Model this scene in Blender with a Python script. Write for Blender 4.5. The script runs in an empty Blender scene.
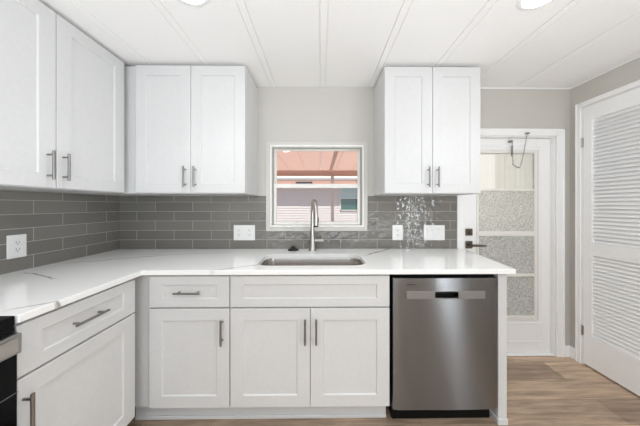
import bpy, bmesh, math, random
from mathutils import Vector, Matrix
random.seed(7)
S = bpy.context.scene
C = S.collection
PI = math.pi

def lin(r, g, b):
    f = lambda c: (c/255/12.92 if c/255 <= .04045 else ((c/255+.055)/1.055)**2.4)
    return (f(r), f(g), f(b), 1)

# ------------------------------------------------------------------ camera
cam = bpy.data.cameras.new('camera')
cam.sensor_width = 36
cam.lens = 233/640*36
cam.shift_x = -2.7/640
cam.shift_y = -7.2/640
cam.clip_start = .02
co = bpy.data.objects.new('camera', cam)
C.objects.link(co)
co.location = (0, 0, 1.2727)
co.rotation_euler = (PI/2, 0, -.0101)
S.camera = co

# ------------------------------------------------------------------ world, sun, window light, exposure
W = bpy.data.worlds.new('sky')
S.world = W
W.use_nodes = True
bg = W.node_tree.nodes['Background']
bg.inputs[0].default_value = (.7, .84, 1, 1)
bg.inputs[1].default_value = .8
sun = bpy.data.lights.new('sun', 'SUN')
sun.energy = 5.4
sun.angle = .01
sun.color = (1, .91, .82)
so = bpy.data.objects.new('sun', sun)
C.objects.link(so)
so.rotation_euler = (math.radians(30), 0, math.radians(-8))

def area(name, loc, rot, sx, sy, power, col=(1, 1, 1)):
    l = bpy.data.lights.new(name, 'AREA')
    l.shape = 'RECTANGLE'; l.size = sx; l.size_y = sy; l.energy = power; l.color = col
    o = bpy.data.objects.new(name, l); C.objects.link(o)
    o.location = loc; o.rotation_euler = rot
    return o
# daylight coming in through the openings of the room behind the camera
area('daylight_rear_window', (-.2, -3.28, 1.35), (PI/2, 0, 0), 2.6, 1.5, 27, (.86, .935, 1))
area('daylight_side_door', (2.17, -1.4, 1.15), (0, PI/2, 0), 1.7, .42, 40, (.86, .94, 1))
# added upward fill light behind the camera, standing in for a ceiling-bounced flash
area('added_ceiling_fill', (.1, -1.0, .8), (PI, 0, 0), 3.0, 2.4, 98, (.86, .935, 1))
LAMP = 26          # radiance of the recessed lamps' lenses
SPOT = 13
S.view_settings.view_transform = 'Standard'
S.view_settings.look = 'None'
S.view_settings.gamma = 1
S.view_settings.use_curve_mapping = False
S.view_settings.exposure = -.38
try:
    S.cycles.use_denoising = True
    S.cycles.max_bounces = 12
    S.cycles.diffuse_bounces = 8
    S.cycles.transparent_max_bounces = 16
except Exception:
    pass

# ------------------------------------------------------------------ measurements (metres, camera above the origin)
YW, XL, XR, ZC, YB = 1.9494, -1.6655, 2.1091, 2.2668, -3.2
YU = 1.624        # upper door fronts
YF = 1.319        # base door fronts
YCT = 1.299       # worktop front edge
XCT = -.9885      # worktop edge of the left run
XF = -1.001       # base door fronts, left run
XUL = -1.3327     # upper door fronts, left run
CT, CTH = .9144, .027

# ------------------------------------------------------------------ materials
def mat(name, col, rough=.5, metal=0, **kw):
    m = bpy.data.materials.new(name); m.use_nodes = True
    b = m.node_tree.nodes['Principled BSDF']
    b.inputs['Base Color'].default_value = col
    b.inputs['Roughness'].default_value = rough
    b.inputs['Metallic'].default_value = metal
    for k, v in kw.items():
        b.inputs[k.replace('_', ' ')].default_value = v
    return m
def nodes(m): return m.node_tree.nodes, m.node_tree.links, m.node_tree.nodes['Principled BSDF']
def noise_bump(m, scale, strength, dist=.001, detail=3, stretch=None):
    n, l, b = nodes(m)
    tc = n.new('ShaderNodeTexCoord'); mp = n.new('ShaderNodeMapping')
    if stretch: mp.inputs['Scale'].default_value = stretch
    ns = n.new('ShaderNodeTexNoise'); ns.inputs['Scale'].default_value = scale; ns.inputs['Detail'].default_value = detail
    bp = n.new('ShaderNodeBump'); bp.inputs['Strength'].default_value = strength; bp.inputs['Distance'].default_value = dist
    l.new(tc.outputs['Object'], mp.inputs[0]); l.new(mp.outputs[0], ns.inputs[0])
    l.new(ns.outputs[0], bp.inputs['Height']); l.new(bp.outputs[0], b.inputs['Normal'])
    return ns
def tint(m, ns, c0, c1, lo=.35, hi=.65):
    n, l, b = nodes(m)
    r = n.new('ShaderNodeValToRGB')
    r.color_ramp.elements[0].position = lo; r.color_ramp.elements[0].color = c0
    r.color_ramp.elements[1].position = hi; r.color_ramp.elements[1].color = c1
    l.new(ns.outputs[0], r.inputs[0]); l.new(r.outputs[0], b.inputs['Base Color'])

M = {}
M['cab'] = mat('white_cabinet_paint', lin(236, 236, 235), .38)
tint(M['cab'], noise_bump(M['cab'], 60, .03), lin(211, 211, 211), lin(214, 214, 214))
M['ceil'] = mat('white_ceiling_paint', lin(232, 230, 228), .7)
tint(M['ceil'], noise_bump(M['ceil'], 90, .12), lin(242, 241, 240), lin(245, 244, 243))
M['wall'] = mat('greige_wall_paint', lin(212, 209, 202), .7)
tint(M['wall'], noise_bump(M['wall'], 120, .1), lin(198, 195, 189), lin(201, 198, 192))
M['casing'] = mat('pale_casing_paint', lin(224, 222, 216), .5)
tint(M['casing'], noise_bump(M['casing'], 80, .04), lin(207, 204, 198), lin(210, 207, 201))
M['trim'] = mat('white_trim_paint', lin(236, 236, 236), .4)
tint(M['trim'], noise_bump(M['trim'], 70, .04), lin(243, 243, 243), lin(246, 246, 246))
M['vinyl'] = mat('white_window_metal', lin(234, 232, 227), .35)
noise_bump(M['vinyl'], 90, .02)
M['gasket'] = mat('grey_window_track', lin(176, 174, 168), .5)
noise_bump(M['gasket'], 90, .02)
M['plastic'] = mat('white_plate_plastic', lin(240, 240, 238), .3)
noise_bump(M['plastic'], 200, .02)
M['slot'] = mat('dark_slot', lin(40, 40, 40), .5)
noise_bump(M['slot'], 200, .02)
M['nickel'] = mat('brushed_nickel', lin(150, 148, 146), .3, 1)
noise_bump(M['nickel'], 300, .05, stretch=(1, 1, .1))
M['faucet'] = mat('brushed_faucet_nickel', lin(190, 186, 181), .28, 1)
noise_bump(M['faucet'], 300, .04, stretch=(1, 1, .1))
M['bronze'] = mat('dark_nickel', lin(112, 104, 96), .35, 1)
noise_bump(M['bronze'], 200, .04)
M['rubber'] = mat('black_rubber', lin(28, 28, 28), .45)
noise_bump(M['rubber'], 150, .1)
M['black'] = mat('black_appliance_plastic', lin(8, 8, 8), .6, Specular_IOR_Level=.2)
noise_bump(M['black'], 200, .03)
M['blackglass'] = mat('black_glass', lin(6, 6, 7), .1, Specular_IOR_Level=.15)
noise_bump(M['blackglass'], 5, .005)
M['white_line'] = mat('grey_enamel_line', lin(90, 90, 90), .4)
noise_bump(M['white_line'], 50, .02)

def steel(name, c, rough, aniso, stretch, bump):
    m = mat(name, lin(*c), rough, 1)
    n, l, b = nodes(m)
    b.inputs['Anisotropic'].default_value = aniso
    noise_bump(m, 40, bump, .0005, 4, stretch)
    return m
M['steel'] = steel('brushed_stainless_steel', (130, 130, 131), .26, 1.0, (.3, 14, 14), .01)
TANGENT = 2
n, l, b = nodes(M['steel'])
tv = n.new('ShaderNodeCombineXYZ'); tv.inputs[TANGENT].default_value = 1
l.new(tv.outputs[0], b.inputs['Tangent'])
M['basin'] = steel('brushed_steel_basin', (200, 195, 190), .24, .0, (.3, 12, 12), .015)
M['steelstrip'] = steel('satin_steel_strip', (150, 148, 147), .5, .0, (.3, 12, 12), .03)
M['rangesteel'] = steel('range_stainless_steel', (170, 168, 165), .32, 0, (12, .3, 12), .03)

# quartz with thin grey veins
VEINS = [((-1.62, 1.46), (-1.10, 1.72), .012), ((-1.33, 1.70), (-.62, 1.80), .007), ((-1.60, 1.28), (-1.28, 1.16), .009), ((-1.08, .80), (-.93, .96), .008),
         ((.30, 1.66), (.66, 2.02), .016), ((-.62, 1.29), (-.22, 1.50), .009)]
m = M['quartz'] = mat('white_quartz_with_veins', lin(233, 233, 231), .13)
n, l, b = nodes(m)
def mth(op, a, c=None):
    q = n.new('ShaderNodeMath'); q.operation = op
    for k, v in enumerate((a, c)):
        if v is None: continue
        if isinstance(v, (int, float)): q.inputs[k].default_value = v
        else: l.new(v, q.inputs[k])
    return q.outputs[0]
tc = n.new('ShaderNodeTexCoord'); sp = n.new('ShaderNodeSeparateXYZ'); l.new(tc.outputs['Object'], sp.inputs[0])
ns = n.new('ShaderNodeTexNoise'); ns.inputs['Scale'].default_value = 7; ns.inputs['Detail'].default_value = 4; l.new(tc.outputs['Object'], ns.inputs[0])
wob = mth('MULTIPLY', mth('SUBTRACT', ns.outputs[0], .5), .09)
tot = None
for (ax, ay), (bx_, by_), wd in VEINS:           # each vein: a wobbling line between two points of the slab
    L = math.hypot(bx_-ax, by_-ay); ux, uy = (bx_-ax)/L, (by_-ay)/L
    dxn = mth('SUBTRACT', sp.outputs[0], ax); dyn = mth('SUBTRACT', sp.outputs[1], ay)
    along = mth('ADD', mth('MULTIPLY', dxn, ux), mth('MULTIPLY', dyn, uy))
    across = mth('ADD', mth('ADD', mth('MULTIPLY', dxn, -uy), mth('MULTIPLY', dyn, ux)), wob)
    core = mth('MAXIMUM', mth('SUBTRACT', 1, mth('DIVIDE', mth('ABSOLUTE', across), wd)), 0)
    u = mth('DIVIDE', along, L)
    fade = n.new('ShaderNodeClamp'); l.new(mth('MULTIPLY', mth('MULTIPLY', u, mth('SUBTRACT', 1, u)), 6), fade.inputs[0])
    v = mth('MULTIPLY', core, fade.outputs[0])
    tot = v if tot is None else mth('MAXIMUM', tot, v)
mx = n.new('ShaderNodeMix'); mx.data_type = 'RGBA'
mx.inputs['A'].default_value = lin(243, 243, 242); mx.inputs['B'].default_value = lin(150, 147, 142)
l.new(tot, mx.inputs['Factor']); l.new(mx.outputs['Result'], b.inputs['Base Color'])

# glossy grey subway tile; u runs along the wall, v up
def tile_mat(name, axis, u0):
    m = mat(name, lin(100, 98, 94), .1)
    n, l, b = nodes(m)
    tc = n.new('ShaderNodeTexCoord'); sp = n.new('ShaderNodeSeparateXYZ'); cb = n.new('ShaderNodeCombineXYZ')
    au = n.new('ShaderNodeMath'); au.operation = 'SUBTRACT'; au.inputs[1].default_value = u0
    av = n.new('ShaderNodeMath'); av.operation = 'SUBTRACT'; av.inputs[1].default_value = CT
    l.new(tc.outputs['Object'], sp.inputs[0])
    l.new(sp.outputs[axis], au.inputs[0]); l.new(sp.outputs['Z'], av.inputs[0])
    l.new(au.outputs[0], cb.inputs[0]); l.new(av.outputs[0], cb.inputs[1])
    br = n.new('ShaderNodeTexBrick')
    br.inputs['Scale'].default_value = 1
    br.inputs['Brick Width'].default_value = .3065; br.inputs['Row Height'].default_value = .0778
    br.inputs['Mortar Size'].default_value = .0021; br.inputs['Mortar Smooth'].default_value = .3
    br.inputs['Color1'].default_value = lin(118, 115, 110); br.inputs['Color2'].default_value = lin(131, 128, 122)
    br.inputs['Mortar'].default_value = lin(178, 176, 171); br.inputs['Bias'].default_value = -.1
    l.new(cb.outputs[0], br.inputs[0]); l.new(br.outputs['Color'], b.inputs['Base Color'])
    mr = n.new('ShaderNodeMapRange'); mr.inputs['To Min'].default_value = .05; mr.inputs['To Max'].default_value = .7
    l.new(br.outputs['Fac'], mr.inputs[0]); l.new(mr.outputs[0], b.inputs['Roughness'])
    iv = n.new('ShaderNodeMath'); iv.operation = 'SUBTRACT'; iv.inputs[0].default_value = 1
    l.new(br.outputs['Fac'], iv.inputs[1])
    wv = n.new('ShaderNodeTexNoise'); wv.inputs['Scale'].default_value = 24; wv.inputs['Detail'].default_value = 1
    l.new(cb.outputs[0], wv.inputs[0])
    b1 = n.new('ShaderNodeBump'); b1.inputs['Strength'].default_value = .5; b1.inputs['Distance'].default_value = .0065
    b2 = n.new('ShaderNodeBump'); b2.inputs['Strength'].default_value = .7; b2.inputs['Distance'].default_value = .0012
    l.new(wv.outputs[0], b1.inputs['Height']); l.new(iv.outputs[0], b2.inputs['Height'])
    l.new(b1.outputs[0], b2.inputs['Normal']); l.new(b2.outputs[0], b.inputs['Normal'])
    return m
M['tile_back'] = tile_mat('grey_glazed_tile', 'X', -1.5176)
M['tile_left'] = tile_mat('grey_glazed_tile_left', 'Y', 1.5167)

# plank floor, planks running along x
m = M['floor'] = mat('oak_vinyl_planks', lin(165, 140, 118), .42)
n, l, b = nodes(m)
tc = n.new('ShaderNodeTexCoord')
br = n.new('ShaderNodeTexBrick'); br.inputs['Scale'].default_value = 1
br.inputs['Brick Width'].default_value = 1.22; br.inputs['Row Height'].default_value = .18
br.inputs['Mortar Size'].default_value = .0008; br.offset = .37; br.inputs['Bias'].default_value = 0
br.inputs['Color1'].default_value = lin(160, 138, 119); br.inputs['Color2'].default_value = lin(232, 203, 174); br.inputs['Mortar'].default_value = lin(96, 78, 62)
mpb = n.new('ShaderNodeMapping'); mpb.inputs['Location'].default_value = (.18, .105, 0)
l.new(tc.outputs['Object'], mpb.inputs[0]); l.new(mpb.outputs[0], br.inputs[0])
mp = n.new('ShaderNodeMapping'); mp.inputs['Scale'].default_value = (1.3, 15, 1)
l.new(tc.outputs['Object'], mp.inputs[0])
gr = n.new('ShaderNodeTexNoise'); gr.inputs['Scale'].default_value = 2.2; gr.inputs['Detail'].default_value = 8; gr.inputs['Roughness'].default_value = .62; gr.inputs['Distortion'].default_value = .5
l.new(mp.outputs[0], gr.inputs[0])
rp = n.new('ShaderNodeValToRGB')
rp.color_ramp.elements[0].position = .3; rp.color_ramp.elements[0].color = (.36, .35, .34, 1)
rp.color_ramp.elements[1].position = .68; rp.color_ramp.elements[1].color = (1.1, 1.1, 1.1, 1)
l.new(gr.outputs[0], rp.inputs[0])
mx = n.new('ShaderNodeMix'); mx.data_type = 'RGBA'; mx.blend_type = 'MULTIPLY'; mx.inputs['Factor'].default_value = .9
l.new(br.outputs['Color'], mx.inputs['A']); l.new(rp.outputs[0], mx.inputs['B']); l.new(mx.outputs['Result'], b.inputs['Base Color'])

# clear pane: mostly lets light through, mirrors a little
def clear_glass(name, tintc=(1, 1, 1, 1)):
    m = bpy.data.materials.new(name); m.use_nodes = True
    n, l = m.node_tree.nodes, m.node_tree.links
    n.remove(n['Principled BSDF'])
    out = n['Material Output']
    tr = n.new('ShaderNodeBsdfTransparent'); tr.inputs[0].default_value = tintc
    gl = n.new('ShaderNodeBsdfGlossy'); gl.inputs['Roughness'].default_value = .01
    fr = n.new('ShaderNodeFresnel'); fr.inputs[0].default_value = 1.45
    mx = n.new('ShaderNodeMixShader')
    l.new(fr.outputs[0], mx.inputs[0]); l.new(tr.outputs[0], mx.inputs[1]); l.new(gl.outputs[0], mx.inputs[2]); l.new(mx.outputs[0], out.inputs[0])
    return m
M['glass'] = clear_glass('clear_glass', (.97, .98, .97, 1))
# pebbled privacy glass: cells that scatter and cells that pass light
def pebbled(name, col, scat):
    m = bpy.data.materials.new(name); m.use_nodes = True
    n, l = m.node_tree.nodes, m.node_tree.links
    n.remove(n['Principled BSDF'])
    out = n['Material Output']
    tc = n.new('ShaderNodeTexCoord')
    vo = n.new('ShaderNodeTexVoronoi'); vo.inputs['Scale'].default_value = 62
    l.new(tc.outputs['Object'], vo.inputs[0])
    bp = n.new('ShaderNodeBump'); bp.inputs['Strength'].default_value = 1; bp.inputs['Distance'].default_value = .012
    l.new(vo.outputs['Distance'], bp.inputs['Height'])
    rf = n.new('ShaderNodeBsdfRefraction'); rf.inputs['Color'].default_value = col; rf.inputs['Roughness'].default_value = .2; rf.inputs['IOR'].default_value = 1.2
    tl = n.new('ShaderNodeBsdfTranslucent'); tl.inputs['Color'].default_value = col
    df = n.new('ShaderNodeBsdfDiffuse'); df.inputs['Color'].default_value = col
    gl = n.new('ShaderNodeBsdfGlossy'); gl.inputs['Roughness'].default_value = .12
    for q in (rf, gl): l.new(bp.outputs[0], q.inputs['Normal'])
    m0 = n.new('ShaderNodeMixShader'); m0.inputs[0].default_value = .3
    l.new(tl.outputs[0], m0.inputs[1]); l.new(df.outputs[0], m0.inputs[2])
    cl = n.new('ShaderNodeTexVoronoi'); cl.inputs['Scale'].default_value = 95
    l.new(tc.outputs['Object'], cl.inputs[0])
    mr = n.new('ShaderNodeMapRange'); mr.inputs['To Min'].default_value = scat-.24; mr.inputs['To Max'].default_value = scat+.24
    l.new(cl.outputs['Color'], mr.inputs[0])
    m1 = n.new('ShaderNodeMixShader')
    l.new(mr.outputs[0], m1.inputs[0]); l.new(rf.outputs[0], m1.inputs[1]); l.new(m0.outputs[0], m1.inputs[2])
    m2 = n.new('ShaderNodeMixShader'); m2.inputs[0].default_value = .12
    l.new(m1.outputs[0], m2.inputs[1]); l.new(gl.outputs[0], m2.inputs[2]); l.new(m2.outputs[0], out.inputs[0])
    return m
M['pebble'] = pebbled('pebbled_glass', (.95, .975, .95, 1), .42)

m = M['lens'] = mat('lamp_lens', (1, 1, 1, 1), .4)
b = m.node_tree.nodes['Principled BSDF']
b.inputs['Emission Color'].default_value = (.95, .975, 1, 1); b.inputs['Emission Strength'].default_value = LAMP

# outside
m = M['carport'] = bpy.data.materials.new('salmon_fibreglass'); m.use_nodes = True
n, l = m.node_tree.nodes, m.node_tree.links
pb = n['Principled BSDF']; pb.inputs['Base Color'].default_value = lin(244, 216, 206); pb.inputs['Roughness'].default_value = .6
tl = n.new('ShaderNodeBsdfTranslucent'); tl.inputs[0].default_value = lin(250, 228, 219)
mxs = n.new('ShaderNodeMixShader'); mxs.inputs[0].default_value = .6
l.new(pb.outputs[0], mxs.inputs[1]); l.new(tl.outputs[0], mxs.inputs[2]); l.new(mxs.outputs[0], n['Material Output'].inputs[0])
M['beam'] = mat('brown_beam_paint', lin(206, 164, 148), .6); noise_bump(M['beam'], 40, .1)
M['post'] = mat('pale_post_paint', lin(205, 198, 190), .5); noise_bump(M['post'], 40, .1)
M['siding'] = mat('blush_siding', lin(236, 218, 208), .6); tint(M['siding'], noise_bump(M['siding'], 12, .1), lin(226, 225, 229), lin(232, 231, 235))
M['fascia'] = mat('salmon_fascia', lin(226, 170, 150), .6); noise_bump(M['fascia'], 30, .1)
M['roofwhite'] = mat('white_metal_roof', lin(244, 242, 238), .5); noise_bump(M['roofwhite'], 20, .05)
M['teal'] = mat('pale_teal_blind', lin(176, 222, 230), .5); noise_bump(M['teal'], 30, .05)
M['dkteal'] = mat('dark_teal_glass', lin(60, 108, 106), .15); noise_bump(M['dkteal'], 30, .02)
M['cream'] = mat('cream_porch_paint', lin(251, 251, 246), .6); noise_bump(M['cream'], 30, .05)
M['beige'] = mat('beige_panelling', lin(226, 226, 216), .7); noise_bump(M['beige'], 60, .1, stretch=(1, 1, .05))
M['taupe'] = mat('taupe_wainscot', lin(222, 222, 218), .7); noise_bump(M['taupe'], 60, .1)
M['ground'] = mat('pale_concrete', lin(196, 180, 168), .9); noise_bump(M['ground'], 20, .2)

# ------------------------------------------------------------------ mesh helpers
class MB:
    def __init__(s): s.bm = bmesh.new()
    def box(s, x0, x1, y0, y1, z0, z1, bev=0, seg=1):
        t = bmesh.new()
        r = bmesh.ops.create_cube(t, size=1)
        for v in r['verts']:
            v.co = Vector(((x0+x1)/2+v.co.x*(x1-x0), (y0+y1)/2+v.co.y*(y1-y0), (z0+z1)/2+v.co.z*(z1-z0)))
        if bev: bmesh.ops.bevel(t, geom=t.edges[:], offset=bev, segments=seg, affect='EDGES', profile=.5)
        s.merge(t); return s
    def merge(s, t, mtx=None):
        if mtx is not None: bmesh.ops.transform(t, matrix=mtx, verts=t.verts[:])
        me = bpy.data.meshes.new('tmp'); t.to_mesh(me); t.free(); s.bm.from_mesh(me); bpy.data.meshes.remove(me)
    def cyl(s, p0, p1, r0, r1=None, seg=20, bev=0):
        r1 = r0 if r1 is None else r1
        p0, p1 = Vector(p0), Vector(p1); d = p1-p0
        t = bmesh.new()
        bmesh.ops.create_cone(t, cap_ends=True, segments=seg, radius1=r0, radius2=r1, depth=d.length)
        if bev:
            es = [e for e in t.edges if abs(e.verts[0].co.z-e.verts[1].co.z) < 1e-6]
            bmesh.ops.bevel(t, geom=es, offset=bev, segments=2, affect='EDGES')
        s.merge(t, Matrix.Translation((p0+p1)/2) @ d.to_track_quat('Z', 'Y').to_matrix().to_4x4()); return s
    def tube(s, pts, radii, seg=14):
        pts = [Vector(p) for p in pts]; rings = []; t = bmesh.new(); N = len(pts)
        up = None
        for i, p in enumerate(pts):
            d = (pts[min(i+1, N-1)]-pts[max(i-1, 0)]).normalized()
            if up is None:
                up = d.orthogonal().normalized()
            up = (up-d*up.dot(d)).normalized(); sd = d.cross(up)
            r = radii[i] if isinstance(radii, (list, tuple)) else radii
            rings.append([t.verts.new(p+(up*math.cos(a)+sd*math.sin(a))*r) for a in [2*PI*k/seg for k in range(seg)]])
        for a, b in zip(rings, rings[1:]):
            for k in range(seg): t.faces.new((a[k], a[(k+1) % seg], b[(k+1) % seg], b[k]))
        t.faces.new(rings[0][::-1]); t.faces.new(rings[-1])
        s.merge(t); return s
    def lathe(s, c, prof, seg=32):
        t = bmesh.new(); c = Vector(c); rings = []
        for r, z in prof:
            rings.append([t.verts.new(c+Vector((r*math.cos(2*PI*k/seg), r*math.sin(2*PI*k/seg), z))) for k in range(seg)])
        for a, b in zip(rings, rings[1:]):
            for k in range(seg): t.faces.new((a[k], a[(k+1) % seg], b[(k+1) % seg], b[k]))
        t.faces.new(rings[0][::-1]); t.faces.new(rings[-1])
        s.merge(t); return s
    def prism(s, poly, z0, z1):
        t = bmesh.new()
        f = t.faces.new([t.verts.new((x, y, z0)) for x, y in poly])
        r = bmesh.ops.extrude_face_region(t, geom=[f])
        for v in [g for g in r['geom'] if isinstance(g, bmesh.types.BMVert)]: v.co.z = z1
        s.merge(t); return s
    def build(s, name, material, parent=None, smooth=None, loc=None):
        bmesh.ops.recalc_face_normals(s.bm, faces=s.bm.faces[:])
        me = bpy.data.meshes.new(name); s.bm.to_mesh(me); s.bm.free()
        me.materials.append(material)
        o = bpy.data.objects.new(name, me); C.objects.link(o)
        if parent: o.parent = parent
        if smooth:
            for p in me.polygons: p.use_smooth = True
            me.set_sharp_from_angle(angle=math.radians(smooth))
        return o
def thing(name, label, cat, loc=(0, 0, 0), rz=0, group=None):
    o = bpy.data.objects.new(name, None); C.objects.link(o)
    o.location = loc; o.rotation_euler = (0, 0, rz)
    o['label'] = label; o['category'] = cat
    if group: o['group'] = group
    return o
def tag(o, label, cat, group=None):
    o['label'] = label; o['category'] = cat
    if group: o['group'] = group
    return o
def struct(o):
    o['kind'] = 'structure'; return o
def sroot(name):
    o = bpy.data.objects.new(name, None); C.objects.link(o); o['kind'] = 'structure'; return o
def copy_tree(o, parent=None):
    c = o.copy(); C.objects.link(c)
    if parent: c.parent = parent
    for ch in [q for q in KIDS.get(o.name, [])]: copy_tree(ch, c)
    return c
KIDS = {}

# ------------------------------------------------------------------ room shell
WX0, WX1, WZ0, WZ1 = -.407, .352, 1.105, 1.770      # window opening
DX0, DX1, DZ1 = 1.203, 1.988, 1.860                 # outer door opening
b = MB(); T = .12
b.box(XL-T, WX0, YW, YW+T, -.1, ZC+.1); b.box(WX1, DX0, YW, YW+T, -.1, ZC+.1); b.box(DX1, XR+.4, YW, YW+T, -.1, ZC+.1)
b.box(WX0, WX1, YW, YW+T, -.1, WZ0); b.box(WX0, WX1, YW, YW+T, WZ1, ZC+.1); b.box(DX0, DX1, YW, YW+T, DZ1, ZC+.1)
b.box(DX0, DX1, YW, YW+T, -.1, -.002)
struct(b.build('wall_back', M['wall']))
b = MB(); b.box(XL-T, XL, YB-T, YW, -.1, ZC+.1); struct(b.build('wall_left', M['wall']))
LY0, LY1, LZ1 = 1.135, 1.857, 2.066                 # louvered door opening
b = MB()
b.box(XR, XR+T, LY1, YW, -.1, ZC+.1); b.box(XR, XR+T, -1.1, LY0, -.1, ZC+.1); b.box(XR, XR+T, LY0, LY1, LZ1, ZC+.1)
b.box(XR+.3, XR+.36, LY0-.2, YW, -.1, ZC+.1); b.box(XR+T, XR+.3, LY0-.2, LY0-.15, -.1, ZC+.1)
b.box(XR+T, XR+.3, LY0-.15, YW, -.1, -.002)
b.box(XR, XR+T, -1.7, -1.1, 2.0, ZC+.1); b.box(XR, XR+T, -1.7, -1.1, -.1, .3); b.box(XR, XR+T, YB-T, -1.7, -.1, ZC+.1)
struct(b.build('wall_right', M['wall']))
b = MB()
b.box(XL, -1.5, YB-T, YB, -.1, ZC+.1); b.box(1.1, XR, YB-T, YB, -.1, ZC+.1)
b.box(-1.5, 1.1, YB-T, YB, -.1, .6); b.box(-1.5, 1.1, YB-T, YB, 2.1, ZC+.1)
struct(b.build('wall_rear', M['wall']))
b = MB(); b.box(XL, XR, YB, YW, -.1, 0); b.box(XR, XR+T, LY0, LY1, -.1, 0); b.box(DX0, DX1, YW, YW+.1, -.05, 0)
struct(b.build('floor', M['floor']))
b = MB(); b.box(XL-T, XR+.4, YB-T, YW+T, ZC+.1, ZC+.2); b.box(XL, XR, YB, YW, ZC+.006, ZC+.1)
bx = [x for x in (.018+.4087*k for k in range(-4, 6)) if XL+.03 < x < XR-.03]
ed = [XL]+[e for x in bx for e in (x-.0225, x+.0225)]+[XR]
for a, c in zip(ed[0::2], ed[1::2]): b.box(a, c, YB, YW, ZC, ZC+.006)       # panels
for x in bx: b.box(x-.0195, x+.0195, YB, YW, ZC-.002, ZC+.006, .0012)        # battens between narrow grooves
struct(b.build('ceiling', M['ceil']))

# trim: outer door casing and jamb, louvered door casing, cove, baseboards
b = MB(); y0 = YW-.014
b.box(1.146, DX0, y0, YW, .0, 1.921, .003); b.box(DX1, 2.053, y0, YW, 0, 1.921, .003); b.box(DX0-.01, DX1+.01, y0, YW, DZ1, 1.921, .003)
b.box(2.036, 2.053, y0-.004, YW, 0, 1.921, .003); b.box(1.146, 2.053, y0-.004, YW, 1.905, 1.921, .003)
b.box(DX0, DX0+.006, YW, YW+T, 0, DZ1); b.box(DX1-.006, DX1, YW, YW+T, 0, DZ1); b.box(DX0, DX1, YW, YW+T, DZ1-.006, DZ1)
b.box(DX0+.006, DX1-.006, y0+.02, YW+.1, 0, .007, .002)
struct(b.build('trim_1', M['trim']))
b = MB(); x0 = XR-.014
b.box(x0, XR, LY1, 1.895, 0, 2.103, .003); b.box(x0, XR, LY0-.04, LY0, 0, 2.103, .003); b.box(x0, XR, LY0-.01, LY1+.01, LZ1, 2.103, .003)
b.box(x0-.004, XR, 1.884, 1.895, .0, 2.103, .003)
b.box(XR, XR+T, LY1-.004, LY1, 0, LZ1); b.box(XR, XR+T, LY0, LY0+.004, 0, LZ1); b.box(XR, XR+T, LY0, LY1, LZ1-.004, LZ1)
struct(b.build('trim_2', M['trim']))
b = MB()
b.box(1.135, XR, YW-.013, YW, ZC-.014, ZC-.001, .004); b.box(XR-.013, XR, YB, YW-.013, ZC-.014, ZC-.001, .004)
struct(b.build('trim_3', M['trim']))
b = MB(); b.box(2.053, XR, YW-.012, YW, 0, .094, .003); struct(b.build('baseboard_back', M['trim']))
b = MB(); b.box(XR-.012, XR, 1.895, YW-.012, 0, .094, .003); b.box(XR-.012, XR, -1.1, LY0-.04, 0, .094, .003); struct(b.build('baseboard_right', M['trim']))

# ------------------------------------------------------------------ kitchen window
win = sroot('window_1')
b = MB(); cy = YW-.007
b.box(-.453, WX0-.006, cy, YW, 1.061, 1.806, .002); b.box(WX1+.006, .395, cy, YW, 1.061, 1.806, .002)
b.box(WX0-.006, WX1+.006, cy, YW, 1.061, WZ0-.006, .002); b.box(WX0-.006, WX1+.006, cy, YW, WZ1+.006, 1.806, .002)
b.build('casing', M['casing'], win)
b = MB(); fy = YW-.011
b.box(WX0-.007, WX0+.004, fy, YW+.055, WZ0-.007, WZ1+.007, .002); b.box(WX1-.004, WX1+.007, fy, YW+.055, WZ0-.007, WZ1+.007, .002)
b.box(WX0+.004, WX1-.004, fy, YW+.055, WZ1-.008, WZ1+.007, .002); b.box(WX0+.004, WX1-.004, fy, YW+.055, WZ0-.007, WZ0+.006, .002)
b.box(WX0+.004, WX0+.02, YW+.04, YW+.07, WZ0+.006, WZ1-.008); b.box(WX1-.02, WX1-.004, YW+.04, YW+.07, WZ0+.006, WZ1-.008)
b.box(WX0+.02, WX1-.02, YW+.04, YW+.07, WZ1-.018, WZ1-.008)
b.build('frame', M['vinyl'], win)
b = MB(); by = fy-.005
b.box(WX0-.009, WX0+.001, by, fy+.001, WZ0-.009, WZ1+.009, .002); b.box(WX1-.001, WX1+.009, by, fy+.001, WZ0-.009, WZ1+.009, .002)
b.box(WX0+.001, WX1-.001, by, fy+.001, WZ1-.001, WZ1+.009, .002); b.box(WX0+.001, WX1-.001, by, fy+.001, WZ0-.009, WZ0+.001, .002)
b.build('bead', M['trim'], win)
b = MB()
b.box(WX0+.006, WX0+.012, YW+.01, YW+.04, WZ0+.006, WZ1-.008); b.box(WX1-.012, WX1-.006, YW+.01, YW+.04, WZ0+.006, WZ1-.008)
b.box(WX0+.012, WX1-.012, YW+.015, YW+.04, WZ1-.013, WZ1-.008)
b.build('track', M['gasket'], win)
ZM = 1.441
def sash(x0, x1, z0, z1, y0, y1, sw, top, bot, name):
    b = MB()
    b.box(x0, x0+sw, y0, y1, z0, z1, .002); b.box(x1-sw, x1, y0, y1, z0, z1, .002)
    b.box(x0+sw, x1-sw, y0, y1, z1-top, z1, .002); b.box(x0+sw, x1-sw, y0, y1, z0, z0+bot, .002)
    o = b.build(name, M['vinyl'], win)
    g = MB(); g.box(x0+sw-.004, x1-sw+.004, (y0+y1)/2-.002, (y0+y1)/2+.002, z0+bot-.004, z1-top+.004)
    g.build('pane', M['glass'], o); return o
sash(WX0+.02, WX1-.02, ZM-.015, WZ1-.018, YW+.05, YW+.066, .012, .008, .03, 'upper_sash')
lo = sash(WX0+.013, WX1-.013, WZ0+.008, ZM+.018, YW+.022, YW+.04, .024, .036, .024, 'lower_sash')
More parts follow.
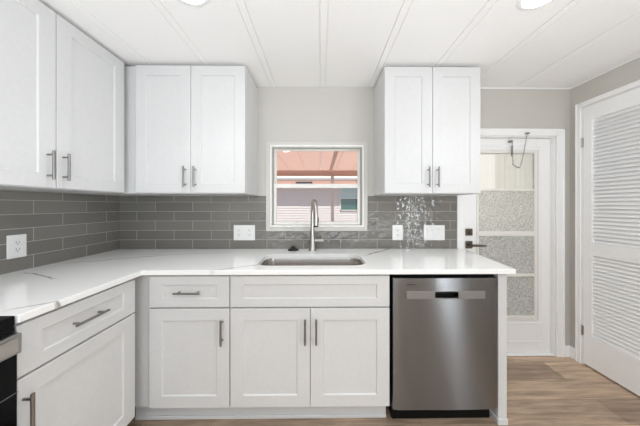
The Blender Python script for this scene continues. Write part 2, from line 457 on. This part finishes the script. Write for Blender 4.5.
b = MB(); b.box(-.22, -.19, YW+.014, YW+.024, WZ0+.026, WZ0+.036, .002); b.box(.17, .2, YW+.014, YW+.024, WZ0+.026, WZ0+.036, .002)
b.build('finger_lift', M['vinyl'], lo)

# ------------------------------------------------------------------ outer door with pebbled glass
door = sroot('door_1')
SX0, SX1, SY0, SY1 = DX0+.009, DX1-.009, 1.985, 2.028
GX0, GX1, GZ0, GZ1 = 1.338, 1.864, .292, 1.753
b = MB()
b.box(SX0, GX0, SY0, SY1, .009, DZ1-.009, .002); b.box(GX1, SX1, SY0, SY1, .009, DZ1-.009, .002)
b.box(GX0, GX1, SY0, SY1, .009, GZ0); b.box(GX0, GX1, SY0, SY1, GZ1, DZ1-.009)
px0, px1, pz0, pz1, w = 1.30, 1.905, .10, .273, .012
for r in ((px0, px1, pz0, pz0+w), (px0, px1, pz1-w, pz1), (px0, px0+w, pz0+w, pz1-w), (px1-w, px1, pz0+w, pz1-w), (px1-w, px1, pz1, 1.79), (px0, px1-w, 1.79-w, 1.79)):
    b.box(r[0], r[1], SY0-.004, SY0+.002, r[2], r[3], .003)
slab = b.build('slab', M['trim'], door)
b = MB(); fw = .03; y0 = SY0-.01
b.box(GX0, GX0+.016, y0, SY1, GZ0, GZ1, .003); b.box(GX1-fw, GX1, y0, SY0+.006, GZ0, GZ1, .003)
b.box(GX0+.016, GX1-fw, y0, SY1, GZ1-.03, GZ1, .003); b.box(GX0+.016, GX1-fw, y0, SY1, GZ0, GZ0+.036, .003)
zs = [1.409, 1.035, .679]
b.box(GX0+.016, GX1-fw, y0+.004, SY1-.004, zs[0]-.008, zs[0]+.008, .002)
b.box(GX0+.016, GX1-fw, y0-.002, SY1-.004, zs[1]-.021, zs[1]+.021, .003)
b.box(GX0+.016, GX1-fw, y0+.002, SY1-.004, zs[2]-.012, zs[2]+.012, .002)
b.build('glazing_frame', M['vinyl'], door)
b = MB(); b.box(GX1+.0002, GX1+.005, y0+.004, SY0+.002, GZ0, GZ1); b.build('glazing_track', M['gasket'], door)
gz = [GZ1-.03, zs[0], zs[1], zs[2], GZ0+.036]
for i in range(4):
    g = MB(); g.box(GX0+.012, GX1-fw+.004, SY0-.003, SY0+.001, gz[i+1]+.005, gz[i]-.005)
    o = g.build('pane', M['glass'] if i == 0 else M['pebble'], door)
    o['label'] = 'clear top pane' if i == 0 else 'pebbled privacy pane'
b = MB(); b.box(1.241, 1.301, SY0-.012, SY0, 1.018, 1.078, .004); b.cyl((1.271, SY0-.02, 1.048), (1.271, SY0-.012, 1.048), .017)
b.box(1.267, 1.275, SY0-.034, SY0-.018, 1.034, 1.062, .002)
b.build('deadbolt', M['bronze'], door, 40)
b = MB(); b.box(1.241, 1.301, SY0-.01, SY0, .908, .972, .004); b.cyl((1.271, SY0-.048, .94), (1.271, SY0-.01, .94), .012)
b.tube([(1.262, SY0-.05, .94), (1.3, SY0-.052, .94), (1.36, SY0-.052, .938), (1.392, SY0-.046, .936)], [.011, .01, .008, .006])
b.build('lever_handle', M['bronze'], door, 40)
# beaded security chain hung between the door head and the casing
ch = thing('door_chain', 'thin beaded security chain looped over the top of the white glazed door', 'chain', (1.66, SY0-.02, 1.8))
b = MB(); b.box(-.055, -.02, -.002, .0145, .012, .03, .003); b.build('bracket', M['nickel'], ch)
b = MB(); b.box(.045, .08, -.052, -.04, .07, .082, .003); b.build('bracket', M['nickel'], ch)
b = MB()
pts = [(-.037+.004*math.sin(t*9), -.008-.006*t, .015-.19*t) for t in [k/11 for k in range(12)]]
pts += [(-.037+.055*t, -.014-.004*t, -.175-.03*math.sin(t*PI*.5)) for t in [k/5 for k in range(1, 6)]]
pts += [(.018+.045*t**.6, -.018-.022*t, -.205+.275*t) for t in [k/16 for k in range(1, 17)]]
for p in pts: b.lathe(p, [(.001, -.0055), (.0045, -.003), (.0055, 0), (.0045, .003), (.001, .0055)], 8)
b.build('beads', M['nickel'], ch, 60)
b = MB(); b.box(-.043, -.031, -.013, -.003, -.11, -.02, .002); b.build('catch', M['nickel'], ch)

# ------------------------------------------------------------------ louvered closet door
ld = sroot('door_2')
lx0, lx1, ly0, ly1, lz0, lz1 = XR+.001, XR+.034, LY0+.007, LY1-.006, .012, LZ1-.007
st = .062
def louver(z0, z1, n):
    b = MB(); p = (z1-z0)/n
    for k in range(n):
        zc = z0+(k+.5)*p
        t = bmesh.new(); r = bmesh.ops.create_cube(t, size=1)
        for v in r['verts']: v.co = Vector((v.co.x*.006, v.co.y*(ly1-ly0-2*st+.006), v.co.z*p*1.14))
        bmesh.ops.bevel(t, geom=[e for e in t.edges if abs(e.verts[0].co.y-e.verts[1].co.y) > .1], offset=.0025, segments=2, affect='EDGES')
        b.merge(t, Matrix.Translation(((lx0+lx1)/2+.001, (ly0+ly1)/2, zc)) @ Matrix.Rotation(math.radians(36), 4, 'Y'))
    b.box(lx1-.004, lx1-.002, ly0+st, ly1-st, z0, z1)
    return b
b = MB()
b.box(lx0, lx1, ly0, ly0+st, lz0, lz1, .002); b.box(lx0, lx1, ly1-st, ly1, lz0, lz1, .002)
for z0, z1 in ((lz0, .254), (.886, .984), (1.947, lz1)): b.box(lx0, lx1, ly0+st, ly1-st, z0, z1, .0015)
b.build('frame', M['trim'], ld)
louver(.254, .886, 22).build('louver_panel', M['trim'], ld, 30)
louver(.984, 1.947, 33).build('louver_panel', M['trim'], ld, 30)
for z in (1.779, .275):
    b = MB(); b.cyl((XR-.006, LY1-.003, z-.04), (XR-.006, LY1-.003, z+.04), .005); b.box(XR-.0015, XR+.0005, LY1-.012, LY1-.003, z-.036, z+.036); b.build('hinge', M['faucet'], ld, 40)

# ------------------------------------------------------------------ cabinets
def shaker(x0, x1, z0, z1, st=.071, rl=.066, th=.02, d=.0075):
    """front of a shaker door or drawer, front face at local y=0 facing -y"""
    t = bmesh.new(); c = .0016; g = .0045
    def ring(ix, iz, y): return [t.verts.new(p) for p in ((x0+ix, y, z0+iz), (x1-ix, y, z0+iz), (x1-ix, y, z1-iz), (x0+ix, y, z1-iz))]
    R = [ring(0, 0, th), ring(0, 0, c), ring(c, c, 0), ring(st, rl, 0), ring(st+g, rl+g, d)]
    for a, q in zip(R, R[1:]):
        for k in range(4): t.faces.new((a[k], a[(k+1) % 4], q[(k+1) % 4], q[k]))
    t.faces.new(R[0][::-1]); t.faces.new(R[-1])
    b = MB(); b.merge(t); return b
def pull(c, length, vertical, parent):
    """bar pull on two posts, standing off the front (local -y)"""
    x, z = c; b = MB(); h = length/2; r = .0058
    ax = (0, 0, 1) if vertical else (1, 0, 0)
    P = lambda s, y: (x+ax[0]*s, y, z+ax[2]*s)
    b.cyl(P(-h, -.032), P(h, -.032), r, seg=14, bev=.0012)
    for s in (-h+.02, h-.02): b.cyl(P(s, 0), P(s, -.032), .0045, seg=12)
    return b.build('handle', M['nickel'], parent, 40)

def upper(label, loc, rz, w, doors, filler, depth=.325, z0=1.358, z1=2.248, hz=1.472):
    """doors: list of (x0, x1, handle_x); local origin at the front left bottom, door faces at y=0"""
    t = thing('upper_cabinet', label, 'kitchen cabinet', loc, rz, 'white shaker wall cabinets')
    H = z1-z0; ty = .021
    b = MB(); p = .016
    b.box(0, p, ty, depth, 0, H); b.box(w-p, w, ty, depth, 0, H); b.box(p, w-p, ty, depth, H-p, H); b.box(p, w-p, ty, depth, .004, .02); b.box(p, w-p, depth-.008, depth, .02, H-p)
    b.box(p, w-p, ty, ty+.018, .0, .035); b.box(p, w-p, ty, ty+.018, H-.04, H-p)
    for (a, c, h), nx in zip(doors, doors[1:]): b.box(c-.015, c+.018, ty, ty+.018, .035, H-.04)
    b.build('body', M['cab'], t)
    if filler:
        b = MB(); b.box(filler[0], filler[1], ty-.004, ty+.014, 0, H, .001); b.build('filler_strip', M['cab'], t)
    for a, c, h in doors:
        d = shaker(a, c, .004, H-.002).build('door', M['cab'], t)
        pull((h, hz-z0), .142, True, d)
    return t
upper('white two-door wall cabinet on the left wall, its doors facing right', (XUL, .43, 1.358), PI/2, 1.1715,
      [(.36, .7585, .721), (.7625, 1.1685, .79)], None, XUL-XL-.003, hz=1.472)
upper('white two-door wall cabinet on the back wall, left of the window', (-1.34, YU, 1.358), 0, .819,
      [(.062, .4395, .408), (.4425, .8165, .477)], (-.045, .06), .325)
upper('white two-door wall cabinet on the back wall, right of the window', (.448, YU, 1.358), 0, .680,
      [(.003, .3365, .303), (.3395, .677, .368)], None, .325)

def base(label, loc, rz, w, fronts, depth, filler=None, kick=None, hollow_top=False):
    t = thing('base_cabinet', label, 'kitchen cabinet', loc, rz, 'white shaker base cabinets')
    b = MB(); p = .016; ty = .021; H = .885
    b.box(0, p, ty, depth, .128, H); b.box(w-p, w, ty, depth, .128, H); b.box(p, w-p, ty, depth, .128, .144); b.box(p, w-p, depth-.01, depth, .144, H)
    b.box(0, w, ty-.0005, ty+.018, .128, .16); b.box(p, w-p, ty, ty+.018, .68, .72); b.box(p, w-p, ty, ty+.018, .862, H)
    b.build('body', M['cab'], t)
    k = kick or (0, w)
    b = MB(); b.box(k[0], k[1], .083, .1, 0, .1275); b.box(k[0], k[1], .074, .084, 0, .02, .003); b.build('toe_kick', M['cab'], t)
    if filler:
        b = MB(); b.box(filler[0], filler[1], ty-.001, ty+.014, .128, H, .001); b.build('filler_strip', M['cab'], t)
    for f in fronts:
        kind, a, c, z0, z1 = f[:5]
        if kind == 'door':
            d = shaker(a, c, z0, z1).build('door', M['cab'], t); pull((f[5], f[6]), .142, True, d)
        else:
            d = shaker(a, c, z0, z1, .071, .047).build('drawer' if kind == 'drawer' else 'false_front', M['cab'], t)
            if kind == 'drawer': pull((f[5], f[6]), .145, False, d)
    return t
ZD0, ZDT, ZR0, ZR1 = .134, .692, .7005, .875
base('white base cabinet with one drawer over one door, left of the sink cabinet', (-.966, YF, 0), 0, .455,
     [('drawer', .003, .452, ZR0, ZR1, .228, .789), ('door', .003, .452, ZD0, ZDT, .417, .570)], YW-YF-.001, (-.1, .0), (-.135, .455))
base('wide white sink base cabinet with two doors, between drawer cabinet and dishwasher', (-.51, YF, 0), 0, .905,
     [('false', .002, .903, ZR0, ZR1), ('door', .002, .451, ZD0, ZDT, .425, .572), ('door', .454, .903, ZD0, ZDT, .487, .572)], YW-YF-.001)
base('white base cabinet under the left worktop beside the range, drawer over door', (XF, .776, 0), PI/2, .505,
     [('drawer', .003, .494, ZR0, ZR1, .232, .795), ('door', .003, .494, ZD0, ZDT, .019, .57)], XF-XL-.001)

# ------------------------------------------------------------------ worktop with sink cut-out
def rrect(x0, x1, y0, y1, r, n=8):
    out = []
    for cx, cy, a0 in ((x1-r, y1-r, 0), (x0+r, y1-r, 90), (x0+r, y0+r, 180), (x1-r, y0+r, 270)):
        for k in range(n+1):
            a = math.radians(a0+90*k/n); out.append((cx+r*math.cos(a), cy+r*math.sin(a)))
    return out
SKX0, SKX1, SKY0, SKY1, SKR = -.392, .283, 1.398, 1.727, .085
outer = [(XL, .774), (XCT, .774), (XCT, YCT), (1.104, YCT+.004), (1.2, 1.934), (1.14, 1.934), (1.14, YW), (XL, YW)]
bm = bmesh.new(); es = []
for loop in (outer, rrect(SKX0, SKX1, SKY0, SKY1, SKR)):
    vs = [bm.verts.new((x, y, CT)) for x, y in loop]
    es += [bm.edges.new((vs[i], vs[(i+1) % len(vs)])) for i in range(len(vs))]
bmesh.ops.triangle_fill(bm, use_beauty=True, use_dissolve=False, edges=es)
r = bmesh.ops.extrude_face_region(bm, geom=bm.faces[:])
for v in [g for g in r['geom'] if isinstance(g, bmesh.types.BMVert)]: v.co.z = CT-CTH
b = MB(); b.merge(bm)
ctop = b.build('worktop', M['quartz'])
bv = ctop.modifiers.new('ease', 'BEVEL'); bv.width = .0025; bv.segments = 2; bv.limit_method = 'ANGLE'; bv.angle_limit = math.radians(50)
tag(ctop, 'L-shaped white quartz worktop with faint grey veins over the base cabinets', 'worktop')

# sink
sk = thing('sink', 'undermount stainless steel sink set into the white worktop below the window', 'sink', (-.0545, 1.5625, .69))
t = bmesh.new(); prof = [(.022, CT-CTH-.003, .02), (-.004, CT-CTH-.003, 0), (-.003, CT-CTH-.008, 0), (.002, .74, 0), (.008, .715, 0), (.025, .70, -.01), (.06, .695, -.03)]
rings = []
for ins, z, dr in prof:
    o_ = -ins if ins == .022 else ins
    rr = rrect(SKX0+o_-.003, SKX1-o_+.003, SKY0+o_-.003, SKY1-o_+.003, max(.02, SKR-o_+dr*0))
    rings.append([t.verts.new((x+.0545, y-1.5625, z-.69)) for x, y in rr])
N = len(rings[0])
for a, q in zip(rings, rings[1:]):
    for k in range(N): t.faces.new((a[k], a[(k+1) % N], q[(k+1) % N], q[k]))
t.faces.new(rings[-1])
b = MB(); b.merge(t); bo = b.build('basin', M['basin'], sk, 50)
sd = bo.modifiers.new('gauge', 'SOLIDIFY'); sd.thickness = .0015; sd.offset = 1
b = MB(); b.lathe((0, .02, .006), [(.045, 0), (.045, .004), (.036, .005), (.03, .001), (.005, .001)]); b.build('drain', M['faucet'], sk, 40)

# faucet
fa = thing('faucet', 'brushed nickel pull-down faucet standing behind the sink, in front of the window', 'faucet', (-.063, 1.862, CT))
b = MB(); b.lathe((0, 0, 0), [(.031, 0), (.031, .004), (.027, .008), (.0235, .035), (.0215, .07), (.02, .11), (.0175, .125)]); b.build('base', M['faucet'], fa, 40)
b = MB(); pts = [(0, 0, .12), (0, 0, .2), (0, 0, .3)]; R_ = .093
dx, dy = .17, -.985
for k in range(1, 17):
    a = PI*k/16; s = R_*(1-math.cos(a)); pts.append((dx*s, dy*s, .305+R_*math.sin(a)))
b.tube(pts, [.0175, .0155]+[.0145]*(len(pts)-2), 18); b.build('spout', M['faucet'], fa, 50)
ex, ey = dx*2*R_, dy*2*R_
b = MB(); b.lathe((ex, ey, .215), [(.014, 0), (.0185, .002), (.0185, .03), (.0165, .07), (.0152, .092)]); sp = b.build('spray_head', M['faucet'], fa, 40)
b = MB(); b.lathe((ex, ey, .205), [(.012, 0), (.0165, .001), (.0175, .011)]); b.build('nozzle', M['rubber'], sp, 40)
b = MB(); b.box(ex+.012, ex+.02, ey-.008, ey+.008, .235, .275, .003); b.build('spray_button', M['slot'], sp)
b = MB(); b.cyl((.012, 0, .083), (.088, 0, .083), .0135, seg=20, bev=.002)
b.tube([(.081, -.002, .09), (.079, -.008, .11), (.073, -.02, .135), (.064, -.034, .158)], [.006, .0055, .005, .0045], 10); b.build('lever', M['faucet'], fa, 40)
# black stopper left of the faucet
st_ = thing('sink_stopper', 'small round black stopper with a knob lying left of the faucet', 'stopper', (-.217, 1.876, CT))
b = MB(); b.lathe((0, 0, 0), [(.043, 0), (.045, .004), (.043, .009), (.034, .013), (.02, .017)]); b.build('disc', M['rubber'], st_, 40)
b = MB(); b.lathe((0, 0, .016), [(.021, 0), (.016, .004), (.015, .008), (.017, .011), (.015, .015), (.005, .017)]); b.build('knob', M['rubber'], st_, 40)

# ------------------------------------------------------------------ dishwasher
dw = thing('dishwasher', 'stainless steel dishwasher with pocket handle under the right end of the worktop', 'dishwasher', (.715, YF, 0))
b = MB()
b.box(-.3, .308, .045, .6, .1, .872); b.box(-.285, .3, .07, .55, 0, .1); b.box(-.3, .308, .03, .045, .1, .1+.02)
b.build('tub', M['black'], dw)
# door panel: gently bowed steel with a strip and a pocket cut into it
x0, x1, z0, z1 = -.301, .296, .101, .867
hx0, hx1, hz0, hz1 = -.063, .069, .749, .783
b = MB(); t = bmesh.new()
xs = sorted(set([x0+(x1-x0)*k/24 for k in range(25)]+[hx0, hx1])); zz = [z0+.012, .2, .3, .4, .5, .6, .7, hz0, hz1, .84, z1-.006]
def bow(x, z):
    u = (x-(x0+x1)/2)/((x1-x0)/2)
    e = .004*max(0, (abs(u)-.93)/.07)**2
    q = .10; xs_ = -.02                                  # slight buckle down the middle of the sheet
    return -.003*(1-u*u)+e+(.016-.034*(z1-z)/(z1-z0))*(x-xs_)*math.exp(-((x-xs_)/q)**2)
G = {}
for i, x in enumerate(xs):
    for j, z in enumerate(zz): G[i, j] = t.verts.new((x, bow(x, z), z))
for i in range(len(xs)-1):
    for j in range(len(zz)-1):
        if xs[i] >= hx0-1e-6 and xs[i+1] <= hx1+1e-6 and abs(zz[j]-hz0) < 1e-6: continue
        t.faces.new((G[i, j], G[i+1, j], G[i+1, j+1], G[i, j+1]))
bound = [e for e in t.edges if e.is_boundary]
r = bmesh.ops.extrude_edge_only(t, edges=bound)
for v in [g for g in r['geom'] if isinstance(g, bmesh.types.BMVert)]: v.co.y = .028
b.merge(t); panel = b.build('door', M['steel'], dw, 35)
b = MB(); b.box(hx0-.012, hx1+.012, .028, .044, hz0-.012, hz1+.012); b.box(hx0+.002, hx1-.002, .002, .03, hz1-.012, hz1-.001, .003)
b.build('pocket_handle', M['black'], panel)
b = MB()
b.box(-.226, hx0-.001, -.0038, -.0005, .742, .788, .0012); b.box(hx1+.001, .224, -.0038, -.0005, .742, .788, .0012)
b.box(hx0-.001, hx1+.001, -.0038, .001, hz1, .788, .001); b.box(hx0-.001, hx1+.001, -.0038, .001, .742, hz0, .001)
b.build('handle_strip', M['steelstrip'], panel)
b = MB(); x = -.222
for wd in (.008, .006, .009, .007, .008, .006, .007, .008, .006):
    b.box(x, x+wd, -.0022, -.0004, .822, .829, .0006); x += wd+.0022
b.build('nameplate', M['slot'], panel)
b = MB(); b.box(-.29, .3, .075, .09, .003, .1); b.build('toe_kick', M['black'], dw)

# white end panel beside the dishwasher
b = MB(); b.box(1.034, 1.086, 1.345, YW-.016, 0, .886, .0015); b.box(1.028, 1.09, 1.338, YW-.016, 0, .035, .003); b.box(1.086, 1.096, 1.36, YW-.016, 0, .886)
tag(b.build('end_panel', M['cab']), 'narrow white end panel closing the cabinet run right of the dishwasher', 'panel')

# ------------------------------------------------------------------ range at the left edge
rg = thing('range', 'black and stainless steel range at the left edge, next to the left worktop', 'stove', (-1.33, .385, 0))
b = MB(); b.box(-.333, .3, -.37, .385, .1, .879); b.box(-.3, .27, -.35, .35, 0, .1); b.build('body', M['black'], rg)
b = MB(); b.box(-.333, .335, -.375, .386, .88, .915, .004, 2); ck = b.build('cooktop', M['blackglass'], rg)
for cx, cy, r in ((-.16, -.18, .09), (-.16, .18, .075), (.15, -.18, .1), (.15, .18, .08)):
    b = MB(); b.lathe((cx, cy, .9146), [(r-.002, 0), (r-.002, .0008), (r, .0008), (r, 0)], 40); b.build('burner_ring', M['white_line'], ck)
b = MB(); b.box(.302, .334, -.374, .386, .8625, .8795, .002); b.build('front_trim', M['black'], rg)
b = MB(); b.box(.302, .342, -.372, .386, .14, .792, .004, 2); dr = b.build('oven_door', M['blackglass'], rg)
b = MB(); b.box(.302, .356, -.374, .386, .795, .86, .003, 2); b.build('door_rail', M['rangesteel'], dr)
b = MB(); b.box(.3565, .366, -.33, .37, .805, .85, .003, 2)
b.build('handle', M['faucet'], dr)
b = MB(); b.box(.3415, .3428, -.33, .386, .664, .667); b.build('glass_border', M['white_line'], dr)
b = MB(); b.box(.302, .34, -.372, .386, .02, .132, .003); b.build('drawer', M['black'], rg)

# ------------------------------------------------------------------ tiled backsplashes
b = MB(); ty = YW-.008
b.box(XL+.0005, -.4545, ty, YW-.0004, CT+.0005, 1.354); b.box(.3965, 1.1455, ty, YW-.0004, CT+.0005, 1.354); b.box(-.4545, .3965, ty, YW-.0004, CT+.0005, 1.0605)
tag(b.build('backsplash', M['tile_back']), 'glossy grey subway tile backsplash on the back wall around the window foot', 'backsplash', 'grey tile backsplashes')
b = MB(); b.box(XL+.0005, XL+.008, .0, ty-.0005, CT+.0005, 1.354)
tag(b.build('backsplash', M['tile_left']), 'glossy grey subway tile backsplash on the left wall behind the outlet', 'backsplash', 'grey tile backsplashes')

# ------------------------------------------------------------------ outlets and switches (local: plate faces -y, centre at origin)
def receptacle(parent, x):
    for s in (-1, 1):
        z = s*.0195
        b = MB(); b.box(x-.0165, x+.0165, -.008, -.004, z-.0145, z+.0145, .003, 2); f = b.build('socket', M['plastic'], parent)
        b = MB(); b.box(x-.0078, x-.0056, -.0086, -.006, z-.002, z+.008); b.build('slot', M['slot'], f)
        b = MB(); b.box(x+.0056, x+.0078, -.0086, -.006, z-.001, z+.007); b.build('slot', M['slot'], f)
        b = MB(); b.cyl((x, -.0086, z-.0075), (x, -.006, z-.0075), .0026, seg=10); b.build('ground_hole', M['slot'], f)
    b = MB(); b.cyl((x, -.0065, .0), (x, -.004, .0), .003, seg=10); b.build('screw', M['plastic'], parent)
def plate(parent, w, h=.126):
    b = MB(); b.box(-w/2, w/2, -.0055, 0, -h/2, h/2, .003, 2); b.build('plate', M['plastic'], parent)
def outlet(label, loc, rz, w, xs):
    t = thing('wall_outlet', label, 'outlet', loc, rz, 'white wall outlets')
    plate(t, w)
    for x in xs: receptacle(t, x)
outlet('white duplex outlet on the grey tiles of the left wall', (XL+.0081, 1.287, 1.052), PI/2, .083, [0])
outlet('wide white plate with two duplex outlets on the tiles, left of the window', (-.630, ty-.0001, 1.050), 0, .176, [-.044, .044])
outlet('white single duplex outlet on the tiles just right of the window', (.6445, ty-.0001, 1.049), 0, .087, [0])
sw = thing('light_switch', 'wide white plate of rocker switches on the tiles near the glazed door', 'light switch', (.9515, ty-.0001, 1.048))
plate(sw, .177)
for k in (-1, 0, 1):
    t = bmesh.new(); r = bmesh.ops.create_cube(t, size=1)
    for v in r['verts']: v.co = Vector((v.co.x*.034, v.co.y*.006, v.co.z*.068))
    bmesh.ops.bevel(t, geom=t.edges[:], offset=.0015, segments=2, affect='EDGES')
    b = MB(); b.merge(t, Matrix.Translation((k*.048, -.007, 0)) @ Matrix.Rotation(math.radians(4), 4, 'X')); b.build('rocker', M['plastic'], sw)

# ------------------------------------------------------------------ recessed ceiling lights
def lamp(label, x, y):
    t = thing('recessed_light', label, 'ceiling light', (x, y, ZC), 0, 'recessed ceiling lights')
    b = MB(); b.lathe((0, 0, 0), [(.071, -.0002), (.071, -.006), (.078, -.007), (.09, -.003), (.092, -.0002)], 40); b.build('trim_ring', M['trim'], t, 40)
    b = MB(); b.lathe((0, 0, 0), [(.07, -.0003), (.07, -.004), (.068, -.005)], 40); b.build('lens', M['lens'], t)
    l = bpy.data.lights.new('recessed_spot', 'SPOT'); l.energy = SPOT; l.spot_size = math.radians(125); l.spot_blend = .7; l.shadow_soft_size = .06; l.color = (.95, .975, 1)
    o = bpy.data.objects.new('recessed_spot', l); C.objects.link(o); o.location = (x, y, ZC-.03)
lamp('round recessed ceiling light at the top edge, above the left back wall cabinet', -.61, 1.078)
lamp('round recessed ceiling light at the top edge, above the right end of the worktop', 1.04, 1.085)
lamp('round recessed ceiling light behind the viewpoint, mirrored in the window glass on the left', -.61, -.24)
lamp('round recessed ceiling light behind the viewpoint, over the louvered door side', 1.04, -.24)

# ------------------------------------------------------------------ outside: ground, roof, carport, neighbour, porch
b = MB(); b.box(-14, 14, YW+.2, 30, -.7, -.6); struct(b.build('ground', M['ground']))
b = MB(); b.box(XL-.6, XR+1.2, YB-.5, YW+.36, ZC+.21, ZC+.3); struct(b.build('roof', M['fascia']))  # unseen house roof, its overhang added to shade the lower porch wall
cp = thing('carport', 'salmon carport roof with a brown beam and pale post outside the window', 'carport', (0, 2.2, -.6))
b = MB(); CZ = 2.87
for k in range(-10, 5):
    x = .0+.42*k; b.box(x-.414, x, .13, 4.44, CZ, CZ+.02, .002)
b.build('roof_panel', M['carport'], cp)
b = MB(); b.box(-4.6, 1.68, 4.36, 4.46, CZ-.15, CZ-.001, .004); b.build('beam', M['beam'], cp)
b = MB(); b.box(.25, .31, .13, 4.355, CZ-.07, CZ-.001, .004); b.build('rafter', M['beam'], cp)
for x in (.30, -2.9):
    b = MB(); b.box(x, x+.085, 4.365, 4.45, 0, CZ-.151, .006); b.box(x-.03, x+.115, 4.335, 4.48, 0, .02); b.build('post', M['post'], cp)
nb = thing('neighbour_house', 'neighbouring house with blush lap siding and salmon eave seen through the window', 'house', (0, 8.3, -.6))
b = MB(); lp = .09
for k in range(29):
    z = k*lp
    t = bmesh.new(); r = bmesh.ops.create_cube(t, size=1)
    for v in r['verts']: v.co = Vector((v.co.x*12, v.co.y*.012, v.co.z*(lp+.015)))
    b.merge(t, Matrix.Translation((0, 0, z+lp/2)) @ Matrix.Rotation(math.radians(-10), 4, 'X'))
b.box(-6, 6, .02, .2, 0, 2.7)
b.build('siding', M['siding'], nb)
b = MB(); b.box(-6.3, 6.3, -.4, .1, 2.66, 2.7); b.box(-6.3, 6.3, -.43, -.4, 2.6, 2.75, .004); b.build('eave', M['fascia'], nb)
b = MB(); t = bmesh.new(); r = bmesh.ops.create_cube(t, size=1)
for v in r['verts']: v.co = Vector((v.co.x*12.7, v.co.y*4.5, v.co.z*.05))
b.merge(t, Matrix.Translation((0, 1.72, 3.335)) @ Matrix.Rotation(math.radians(14), 4, 'X')); b.build('roof', M['roofwhite'], nb)
b = MB(); b.box(-.83, -.27, -.45, -.425, 2.625, 2.685, .003); b.build('dark_eave_box', M['black'], nb)  # thin dark box on the front of the eave
b = MB(); fr = (.70, 1.42, 1.70, 2.53); w = .03
b.box(fr[0], fr[0]+w, -.05, .02, fr[2], fr[3]); b.box(fr[1]-w, fr[1], -.05, .02, fr[2], fr[3]); b.box(fr[0], fr[1], -.05, .02, fr[3]-w, fr[3]); b.box(fr[0], fr[1], -.05, .02, fr[2], fr[2]+w); b.box(fr[0], fr[1], -.045, .02, 2.12, 2.15)
wf = b.build('window', M['vinyl'], nb)
b = MB(); b.box(fr[0]+w, fr[1]-w, -.025, .0, fr[2]+w, 2.12); b.build('pane', M['dkteal'], wf)
b = MB(); b.box(fr[0]+w, fr[1]-w, -.025, .0, 2.15, fr[3]-w); b.build('blind', M['teal'], wf)
b = MB()
for s in (0, .08): b.tube([(fr[0]+w+.02+(fr[1]-fr[0]-2*w-.04)*k/12, -.032, 2.44-s-.12*math.sin(PI*k/12)) for k in range(13)], .012, 8)
b.build('valance', M['vinyl'], wf)
pw = thing('porch_wall', 'cream and beige porch wall seen through the top pane of the door', 'porch wall', (2.6, 3.25, -.6))
b = MB(); b.box(-1.4, -.15, 0, .1, 0, 2.84); b.build('cream_board', M['cream'], pw)
b = MB()
for k in range(27): b.box(-.149+k*.075, -.149+k*.075+.075, .01+.003*(k % 2), .1, 1.55, 2.84, .004)
b.build('panelling', M['beige'], pw)
b = MB(); b.box(-.149, 1.87, .005, .1, 0, 1.55); b.build('wainscot', M['taupe'], pw)
